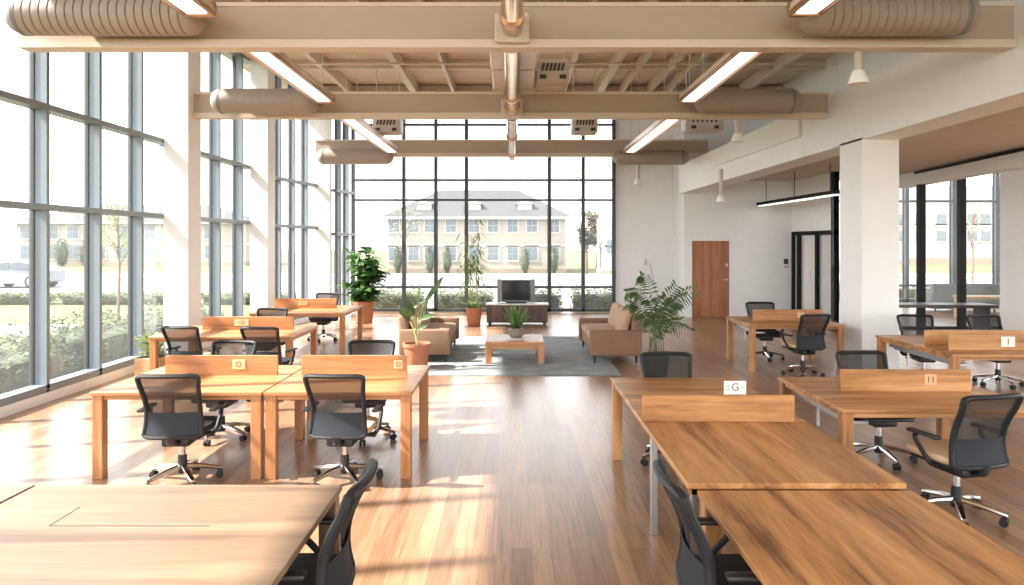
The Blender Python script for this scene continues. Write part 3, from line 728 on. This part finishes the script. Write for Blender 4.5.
# bamboo-like plant
t = thing('bamboo_plant', 'tall slender bamboo plant in a terracotta pot left of the television', 'potted plant', (sx(474,16.6), 16.6, 0))
pot(t, .2, .44, 'terracotta')
fo = MB(); st = MB()
for k in range(7):
    a = rnd.uniform(0, 2*PI); r0 = .09; top = rnd.uniform(1.5, 2.55)
    p = curve([(math.cos(a)*r0, math.sin(a)*r0, .38), (math.cos(a)*.1, math.sin(a)*.1, 1.1), (math.cos(a)*rnd.uniform(.05,.3), math.sin(a)*.2, top)], 8)
    st.tube(p, [.013-.008*i/(len(p)-1) for i in range(len(p))], 6)
    for i in range(26):
        q = p[int(len(p)*rnd.uniform(.45, .999))]; b = rnd.uniform(0, 2*PI)
        d = Vector((math.cos(b), math.sin(b), rnd.uniform(-.5,.5))); fo.leaf(q + d*rnd.uniform(0,.18), d, rnd.uniform(.14,.28), .016, .5, 3)
for k in range(60):
    b = rnd.uniform(0,2*PI); q = Vector((rnd.gauss(-.1,.16), rnd.gauss(0,.1), rnd.gauss(1.42,.1))); d = Vector((math.cos(b), math.sin(b), rnd.uniform(-.2,.5))); fo.leaf(q, d, .24, .022, .5, 3)
for k in range(70):
    b = rnd.uniform(0,2*PI); d = Vector((math.cos(b), math.sin(b), 1.3)); fo.leaf((math.cos(b)*.12, math.sin(b)*.12, .42), d, rnd.uniform(.15,.38), .02, .4, 3)
st.build('stem', 'bamboo', t); fo.build('foliage', 'leaf_mid', t, angle=180)
# banana-like plant in the aisle
PX = sx(417,10.95)
t = thing('banana_plant', 'sparse plant with long paddle leaves in terracotta pot beside the left loveseat', 'potted plant', (PX, 10.95, .013))
pot(t, .215, .39, 'terracotta')
fo = MB(); st = MB()
def paddle(px, py, ex, ey, w, y=0):
    """leaf whose base and tip are given by where they stand around the pot (as rows/columns at its depth)"""
    b = Vector((sx(px,10.95)-PX, y, sz(py,10.95))); e = Vector((sx(ex,10.95)-PX, y-.05, sz(ey,10.95)))
    st.tube(curve([(0,0,.34), (b.x*.4, 0, .34+(b.z-.34)*.6), b], 6), .011, 6); d = e-b
    fo.leaf(b, d, d.length, w, .02, 6, 1.25)
paddle(418, 318, 421, 281, .055); paddle(423, 306, 444, 276, .045, .05); paddle(414, 316, 400, 311, .08, -.05)
paddle(414, 318, 407, 300, .05, .08); paddle(419, 320, 436, 314, .04, -.1); paddle(410, 322, 402, 309, .06, .0); paddle(416, 330, 430, 324, .03, -.1); paddle(420,322,428,300,.04,.1)
st.build('stem', 'bamboo', t); fo.build('foliage', 'leaf_palm', t, angle=180)
# palm to the right
t = thing('areca_palm', 'feathery palm in a dark pot beside the right loveseat', 'potted plant', (sx(656,9.6), 9.6, 0))
pot(t, .18, .4, 'pot_black', rim=False)
fo = MB(); st = MB()
fr_ = [(648,300,626,292),(650,290,640,275),(655,320,676,284),(660,315,700,287),(658,330,697,334),(652,325,634,302),(648,330,640,312),(662,330,682,302),(655,318,664,296),(655,335,684,322),(650,322,628,303),(657,326,672,300),(654,322,650,300),(660,318,690,296)]
for i, (ax_, ay_, ex, ey) in enumerate(fr_):
    X0 = sx(656,9.6); yo = rnd.uniform(-.22,.22)
    a = Vector((sx(ax_,9.6)-X0, yo*.4, sz(ay_,9.6))); e = Vector((sx(ex,9.6)-X0, yo, sz(ey,9.6)))
    b0 = Vector((rnd.uniform(-.12,.12), rnd.uniform(-.08,.08), .36))
    p = curve([b0, b0*.5+a*.5+Vector((0,0,.08)), a, (a+e)/2+Vector((0,0,.07)), e], 6)
    st.tube(p, [.006-.003*j/(len(p)-1) for j in range(len(p))], 5)
    n0 = int(len(p)*.5)
    for j in range(n0, len(p)):
        tdir = (p[min(j+1,len(p)-1)]-p[j-1]).normalized(); sd = tdir.cross(Vector((0,1,.4))).normalized()
        for s in (-1, 1):
            for q in (0,):
                fo.leaf(p[j-1].lerp(p[j], q), tdir*.6+sd*s*.9+Vector((0,s*.3,-.1)), rnd.uniform(.10,.17), .013, .35, 3, 1.1)
st.build('stem', 'stem_green', t); fo.build('foliage', 'leaf_palm', t, angle=180)
# planter by left window
t = thing('window_planter', 'small shrub in a wooden box planter beside the left window', 'planter', (-5.15, 10.05, 0))
b_ = MB(); b_.rbox((0,0,.17), (.36,.36,.34), .008, 1); b_.build('planter_box', 'pale_wood', t)
MB().box(-.165,.165,-.165,.165,.335,.345).build('soil', 'soil', t, smooth=False)
fo = MB()
for k in range(380):
    a = rnd.uniform(0,2*PI); r_ = rnd.uniform(0,.2); z = rnd.uniform(.34,.62); d = Vector((math.cos(a),math.sin(a),rnd.uniform(.3,1.6))); fo.leaf((math.cos(a)*r_,math.sin(a)*r_,z), d, rnd.uniform(.06,.13), .018, .2, 3)
fo.build('foliage', 'leaf_pale', t, angle=180)
# spiky plant on coffee table
t = thing('tabletop_plant', 'spiky green plant in a grey stone bowl on the coffee table', 'potted plant', (.07, 11.78, .377))
MB().lathe([(.06,0),(.09,.005),(.15,.07),(.155,.11),(.12,.16),(.11,.16),(.11,.13)], n=24, cap=False).lathe([(.06,0),(.001,0)], n=24, cap=False).build('pot', 'stone_grey', t)
MB().lathe([(.115,.14),(.001,.145)], n=24, cap=False).build('soil', 'soil', t)
hn = MB()
for s in (-1,1): hn.tube(curve([(s*.13,0,.12),(s*.19,0,.13),(s*.21,0,.10),(s*.17,0,.07),(s*.14,0,.06)],4), .012, 6)
hn.build('handle', 'stone_grey', t)
fo = MB()
for k in range(46):
    a = rnd.uniform(0,2*PI); sp = rnd.uniform(.15,.9); fo.leaf((math.cos(a)*.03,math.sin(a)*.03,.14), (math.cos(a)*sp,math.sin(a)*sp,1), rnd.uniform(.3,.5), .018, rnd.uniform(.05,.35)*sp, 5)
fo.build('foliage', 'leaf_mid', t, angle=180)

# ------------------------------------------------------------------ wall fittings
t = thing('wall_router', 'small white box with antennas on the far white wall', 'router', (sx(648,YF), YF-.03, sz(262,YF)))
MB().rbox((0,0,0), (.2,.05,.13), .01, 2).build('housing', 'white_paint', t)
MB().rbox((-.07,-.03,.0), (.06,.02,.16), .006, 1).build('socket', 'hvac_white', t)
MB().tube(curve([(.05,0,-.06),(.12,0,-.35),(.22,-.0,-.8),(.3,0,-1.1)],6), .008, 6).build('cord', 'cord', t)
t = thing('wall_keypad', 'small dark keypad on the white wall left of the glass partition', 'keypad', (sx(786,18.42), 18.42, sz(261.5,18.42)))
MB().rbox((0,0,0), (.11,.03,.14), .008, 1).build('housing', 'keypad', t)
MB().rbox((0,-.01,-.14), (.11,.02,.06), .006, 1).build('label_plate', 'hvac_white', t)

# ------------------------------------------------------------------ lounge beyond the glass
t = thing('counter_table', 'long dark counter table in front of the black glass posts', 'table', (8.35, 14.15, 0), R(-4))
MB().rbox((0,0,.71), (2.5,.62,.06), .01, 1).build('tabletop', 'counter_dark', t)
for x in (-1.1, 1.1): MB().rbox((x,0,.34), (.06,.5,.68), .01, 1).build('leg', 'counter_dark', t)
t = thing('lounge_sofa', 'grey lounge sofa behind the glass on the right', 'sofa', (13.0, 20.4, 0))
MB().rbox((0,0,.25), (2.0,.85,.34), .04, 2).build('base', 'grey_fabric', t)
MB().rbox((0,-.36,.52), (2.0,.2,.56), .05, 3).build('back', 'grey_fabric', t)
for s in (-1,1): MB().rbox((s*.95,0,.38), (.16,.85,.4), .04, 2).build('arm', 'grey_fabric', t)
for s in (-1,1): 
    for q in (-1,1): MB().lathe([(.02,0),(.03,.09)], (s*.85,q*.3,0), n=8).build('leg', 'sofa_leg', t)
t = thing('lounge_bench', 'pale wooden bench with shelf behind the glass at far right', 'bench', (12.4, 18.2, 0))
MB().rbox((0,0,.56), (1.6,.5,.06), .008, 1).build('seat', 'pale_wood', t)
MB().rbox((0,0,.28), (1.5,.42,.05), .008, 1).build('shelf', 'pale_wood', t)
for s in (-1,1): MB().rbox((s*.74,0,.27), (.06,.48,.54), .008, 1).build('leg', 'pale_wood', t)
o = dup(proto[0], (9.1, 17.3, 0), R(150), 'black office chair behind the glass and dark counter, beside the pillar'); o['group'] = 'office chairs behind the glass'
o = dup(proto[0], (14.0, 19.0, 0), R(-120), 'black office chair behind the glass near the pale bench'); o['group'] = 'office chairs behind the glass'

# ------------------------------------------------------------------ outside
GZ = -.3
struct('ground_lawn', MB().box(-160, 160, -40, 220, GZ-.3, GZ), 'lawn')
struct('road', MB().box(-150, 150, 34, 45, GZ, GZ+.02), 'asphalt')
struct('pavement', MB().box(-150, 150, 45, 51, GZ, GZ+.04).box(-150, 150, 31.5, 34, GZ, GZ+.05), 'pavement')
struct('path', MB().box(-60, -6.4, 17.0, 19.2, GZ, GZ+.03), 'pavement')
struct('path_terrace', MB().box(-5.6, 4, 21.6, 31.5, GZ, GZ+.03), 'pavement')
def clump(name, label, cat, loc, size, n, leaf, mat, group=None, shape='box', core=True, w=.5):
    t = thing(name, label, cat, loc, 0, group); a, b, c = size; fo = MB()
    for k in range(n):
        if shape == 'box':
            u, v = rnd.uniform(-1,1), rnd.uniform(-1,1); p = Vector((u*a/2, v*b/2, c*(rnd.uniform(0,1)**.45)*(.8+.2*math.sin(u*9+v*4))))
        else:
            z = rnd.uniform(0,1); th = rnd.uniform(0,2*PI)
            rr = {'cone': (1-z)**.7, 'ball': math.sqrt(max(0,1-(2*z-1)**2))}[shape]*rnd.uniform(.55,1)
            p = Vector((math.cos(th)*rr*a/2, math.sin(th)*rr*b/2, z*c))
        th = rnd.uniform(0,2*PI); d = Vector((math.cos(th), math.sin(th), rnd.uniform(-.2,1))); fo.leaf(p, d, leaf*rnd.uniform(.6,1.3), leaf*.5*w*2*.5, .2, 3)
    fo.build('foliage', mat, t, angle=180)
    if core:
        k = MB()
        if shape == 'box': k.rbox((0,0,c*.36), (a*.9,b*.7,c*.72), min(.15, c*.3), 2)
        elif shape == 'cone': k.lathe([(a*.32,0),(a*.34,c*.15),(a*.18,c*.6),(.01,c*.92)], n=12)
        else: k.lathe([(a*.02,.02*c),(a*.28,c*.2),(a*.36,c*.5),(a*.26,c*.8),(.01,c*.95)], n=12)
        k.build('inner_growth', mat, t)
    return t
for i, (y0, y1) in enumerate(((5.6, 8.2), (8.2, 10.8), (10.8, 13.4), (13.4, 16.0))):
    clump('shrub', ('loose green shrub outside the left window, %s' % ['nearest the camera','second from the camera','beside the window planter','beyond the first white column'][i]), 'shrub', (-7.3, (y0+y1)/2, GZ), (1.6, y1-y0-.25, 1.05-.1*(i%2)), 2600, .11, 'hedge_leaf', 'shrubs along the left window')
for i in range(3):
    clump('hedge', 'low clipped hedge between lawn and road left, %s' % ['nearest the parked car','middle stretch','stretch by the slender tree'][i], 'hedge', (-19.5+5.2*i, 26, GZ), (5.0, 1.0, .42), 2200, .14, 'hedge_leaf', 'hedges by the road')
for i in range(4):
    clump('border_shrub', 'grassy shrub outside the far window, %s' % ['behind the big leafy plant','behind the left loveseat','behind the television','at the right end near the white wall'][i], 'shrub', (-3.5+2.05*i, 21.0, GZ), (1.8, .9, 1.02), 1800, .12, 'border_leaf', 'shrubs outside the far window')
def tree(name, label, loc, h, cr, n, mat, trunk=.12, leaf=.25, bare=False, group=None):
    t = thing(name, label, 'tree', loc, 0, group); st = MB(); fo = MB()
    st.tube(curve([(0,0,0),(.05*h*.2,0,h*.35),(0,.03,h*.6),(0.02,0,h*.92)],6), [trunk*(1-.85*i/18) for i in range(19)], 8)
    for k in range(16):
        a = rnd.uniform(0,2*PI); z0 = h*rnd.uniform(.35,.8); e = Vector((math.cos(a)*cr*rnd.uniform(.5,1), math.sin(a)*cr*rnd.uniform(.5,1), min(h, z0+h*rnd.uniform(.1,.28))))
        p = curve([(0,0,z0), (e.x*.5,e.y*.5,z0+(e.z-z0)*.6), e], 4); st.tube(p, [trunk*.35*(1-.8*i/(len(p)-1)) for i in range(len(p))], 5)
        for i in range(n//16):
            q = p[int(len(p)*rnd.uniform(.3,.999))]; g = Vector((rnd.gauss(0,cr*.16), rnd.gauss(0,cr*.16), rnd.gauss(0,cr*.16)))
            b = rnd.uniform(0,2*PI); fo.leaf(q+g, (math.cos(b),math.sin(b),rnd.uniform(-.4,.6)), leaf*rnd.uniform(.6,1.2), leaf*.28, .2, 3)
    st.build('trunk', 'bark', t)
    if n: fo.build('crown', mat, t, angle=180)
tree('slender_tree', 'slender young tree outside the left window, between mullion and column', (sx(118,20.5), 20.5, GZ), 4.3, 1.0, 900, 'leaf_pale', .05, .12)
tree('slender_tree', 'thin sparse tree outside the far window left of the bamboo', (sx(405,28), 28, GZ), 4.6, 1.1, 200, 'leaf_pale', .04, .1)
tree('autumn_tree', 'yellowing bushy tree right of the brick house', (7.6, 62, GZ), 5.2, 1.5, 2600, 'autumn_leaf', .2, .35)
tree('green_tree', 'green bushy tree at the right corner of the brick house', (5.3, 50.5, GZ), 3.6, .6, 1500, 'conifer', .2, .3)
for i, px in enumerate((398, 430, 447, 525, 554)):
    clump('topiary', 'narrow clipped conifer by the brick house wall, %s' % ['at its left corner','behind the slender tree','left of the bamboo','behind the television','near its right corner'][i], 'shrub', (sx(px,51.5), 51.5, GZ), (.8,.8,2.0), 500, .16, 'conifer', 'conifers before the brick house', 'ball')
for i, px in enumerate((62, 86)):
    clump('topiary', 'narrow clipped conifer by the left house, %s' % ['between two mullions','close to the second mullion'][i], 'shrub', (sx(px,68), 68, GZ), (1.5,1.5,2.6), 500, .25, 'conifer', 'conifers before the left house', 'ball')
def house(name, label, x0, x1, y0, dep, zb, ze, zr, ins, cols, rows, wmat='house_wall', ws=(.9,1.2), dormers=()):
    t = thing(name, label, 'house', ((x0+x1)/2, y0, zb)); a = (x1-x0)/2; H = ze-zb
    MB().box(-a, a, 0, dep, 0, H).build('wall', wmat, t, smooth=False)
    MB().box(-a-.05, a+.05, -.08, dep, 0, H*.08).build('plinth', 'house_band', t, smooth=False)
    MB().box(-a-.06, a+.06, -.06, dep, H*.47, H*.52).build('string_course', 'house_trim', t, smooth=False)
    if zr:
        o = .5; rz = zr-zb
        MB().add([(-a-o,-o,H),(a+o,-o,H),(a+o,dep+o,H),(-a-o,dep+o,H),(-a+ins,dep/2,rz),(a-ins,dep/2,rz)], [(0,1,5,4),(1,2,5),(2,3,4,5),(3,0,4),(0,3,2,1)]).build('roof', 'house_roof', t, smooth=False)
        MB().box(-a-o, a+o, -o, -o+.08, H-.18, H+.02).build('gutter', 'house_trim', t, smooth=False)
    for (cx) in cols:
        for (cz) in rows:
            m = MB(); w, h = ws; m.box(cx-w/2-.1, cx+w/2+.1, -.06, .02, cz-h/2-.12, cz+h/2+.1)
            wo = m.build('window', 'house_trim', t, smooth=False)
            g = MB()
            for i in (0, 1):
                for j in (0, 1): g.box(cx-w/2+i*w/2+.02, cx-w/2+(i+1)*w/2-.02, -.08, -.05, cz-h/2+j*h/2+.02, cz-h/2+(j+1)*h/2-.02)
            g.build('pane', 'house_glass', wo, smooth=False)
    for dx in dormers:
        m = MB(); m.box(dx-.55, dx+.55, .6, 2.2, H+.25, H+1.0); m.add([(dx-.7,.5,H+1.0),(dx+.7,.5,H+1.0),(dx,.5,H+1.35),(dx-.7,3,H+1.0),(dx+.7,3,H+1.0),(dx,3,H+1.35)], [(0,1,2),(0,2,5,3),(1,4,5,2)])
        m.build('dormer', 'house_trim', t, smooth=False)
    return t
HY = 52.8; s_ = HY/F
hx0, hx1 = sx(388, HY), sx(566, HY); hc = (hx0+hx1)/2
house('brick_house', 'pale brick two-storey house with grey hipped roof opposite the far window', hx0, hx1, HY, 8, GZ, sz(217,HY), sz(190,HY+4), 3.6,
      [sx(p,HY)-hc for p in (394,413.5,430,451,474,493,512.5,532,554)], [sz(253.5,HY)-GZ, sz(225.5,HY)-GZ], ws=(.78,1.0), dormers=(sx(423,HY)-hc, sx(473,HY)-hc, sx(525,HY)-hc))
LY = 70.0
lx0, lx1 = sx(16, LY), sx(240, LY); lc = (lx0+lx1)/2
house('stone_house', 'pale stone house with grey roof seen through the left window', lx0, lx1, LY, 9, GZ, sz(222,LY), sz(205,LY+4.5), 5,
      [sx(p,LY)-lc for p in (26,53,73,100,122,150,180,210)], [sz(252,LY)-GZ, sz(232,LY)-GZ], ws=(1.1,1.3))
house('white_annex', 'white slim building edge right of the brick house', sx(602,50), sx(618,50), 50, 3, GZ, sz(217,50), 0, 0, [0], [2.0], 'office_wall', (.5,1.0))
OY = 75.0
ox0, ox1 = sx(850,OY), sx(1060,OY); oc = (ox0+ox1)/2
house('office_block', 'white flat-roofed office block far behind the right window', ox0, ox1, OY, 12, GZ, sz(186,OY), 0, 0, [sx(p,OY)-oc for p in (870,900,920,941,960,972,985,1010,1030)], [sz(236,OY)-GZ, sz(219,OY)-GZ], 'office_wall', (1.1,1.1))
tree('bare_tree', 'bare spreading tree on the lawn behind the right window', (sx(972,40), 40, GZ), 4.8, 1.8, 96, 'leaf_pale', .08, .1)
clump('lounge_hedge', 'green hedge on the lawn behind the right window', 'hedge', (15.5, 26.5, GZ), (7, 1, .8), 1500, .14, 'hedge_leaf')
# parked car
t = thing('parked_car', 'silver hatchback parked on the road beyond the left window', 'car', (sx(20,35.5), 35.5, GZ+.02))
prof = [(-1.75,.28),(-1.8,.62),(-1.6,.82),(-.95,.9),(-.45,1.3),(.5,1.36),(1.15,1.2),(1.6,.92),(1.78,.86),(1.8,.32),(1.6,.24),(-1.6,.22)]
b_ = MB(); n = len(prof); hw_ = .82
vs = [(x,-hw_*(.86 if z > .95 else 1),z) for x,z in prof] + [(x,hw_*(.86 if z > .95 else 1),z) for x,z in prof]
b_.add(vs, [tuple(range(n))[::-1], tuple(range(n,2*n))] + [(i,(i+1)%n,n+(i+1)%n,n+i) for i in range(n)]); b_.build('body', 'car_paint', t, angle=30)
g = MB()
for pts in ([(-.78,.95),(-.4,1.24),(.02,1.28),(.02,.95)], [(.08,.95),(.08,1.28),(.5,1.29),(1.05,1.16),(1.3,.95)]):
    k = len(pts); vs = [(x,-.83+(z-.95)*.33,z) for x,z in pts]; g.add(vs, [tuple(range(k))])
g.build('window', 'car_glass', t, smooth=False)
for x in (-1.1, 1.12):
    o = MB().lathe([(.30,-.11),(.32,-.09),(.32,.09),(.30,.11)], (x,-.74,.31), 'y', 20).build('wheel', 'rubber', t)
    MB().lathe([(.17,-.125),(.2,-.11)], (x,-.74,.31), 'y', 16).build('hubcap', 'steel', o)
    MB().lathe([(.30,-.11),(.32,-.09),(.32,.09),(.30,.11)], (x,.74,.31), 'y', 20).build('wheel', 'rubber', t)
MB().rbox((1.74,-.6,.75), (.1,.25,.12), .03, 2).build('tail_light', 'terracotta', t)

# ------------------------------------------------------------------ light
w = bpy.data.worlds.new('World'); bpy.context.scene.world = w; w.use_nodes = True
nt = w.node_tree; bg = nt.nodes['Background']
tc = N(nt, 'ShaderNodeTexCoord'); sp_ = N(nt, 'ShaderNodeSeparateXYZ'); nt.links.new(tc.outputs['Generated'], sp_.inputs[0])
r = ramp(nt, sp_.outputs['Z'], [(0, (1, .99, .97, 1)), (.25, (.97, .985, 1, 1)), (1, (.88, .94, 1, 1))])
nt.links.new(r.outputs['Color'], bg.inputs['Color']); bg.inputs['Strength'].default_value = 2.0
sd = bpy.data.lights.new('sun', 'SUN'); sd.energy = 8.0; sd.angle = R(1.2); sd.color = (1, .94, .86)
so = bpy.data.objects.new('sun', sd); C.objects.link(so)
el = R(44.3); az = Vector((1, .2, 0)).normalized()
so.rotation_euler = Vector((az.x*math.cos(el), az.y*math.cos(el), -math.sin(el))).to_track_quat('-Z', 'Y').to_euler()

cd = bpy.data.cameras.new('camera'); co = bpy.data.objects.new('camera', cd); C.objects.link(co)
co.location = (0, 0, EYE); co.rotation_euler = (PI/2, 0, 0); cd.sensor_width = 36; cd.lens = 36*F/1024; cd.shift_y = -49.5/1024; cd.clip_end = 500; cd.clip_start = .05
sc = bpy.context.scene; sc.camera = co
sc.view_settings.view_transform = 'Standard'; sc.view_settings.look = 'None'; sc.view_settings.exposure = 1.22
sc.cycles.max_bounces = 8; sc.cycles.diffuse_bounces = 5; sc.cycles.glossy_bounces = 4; sc.cycles.transparent_max_bounces = 16; sc.cycles.transmission_bounces = 6
sc.cycles.sample_clamp_indirect = 6; sc.cycles.use_denoising = True; sc.cycles.caustics_reflective = False; sc.cycles.caustics_refractive = False
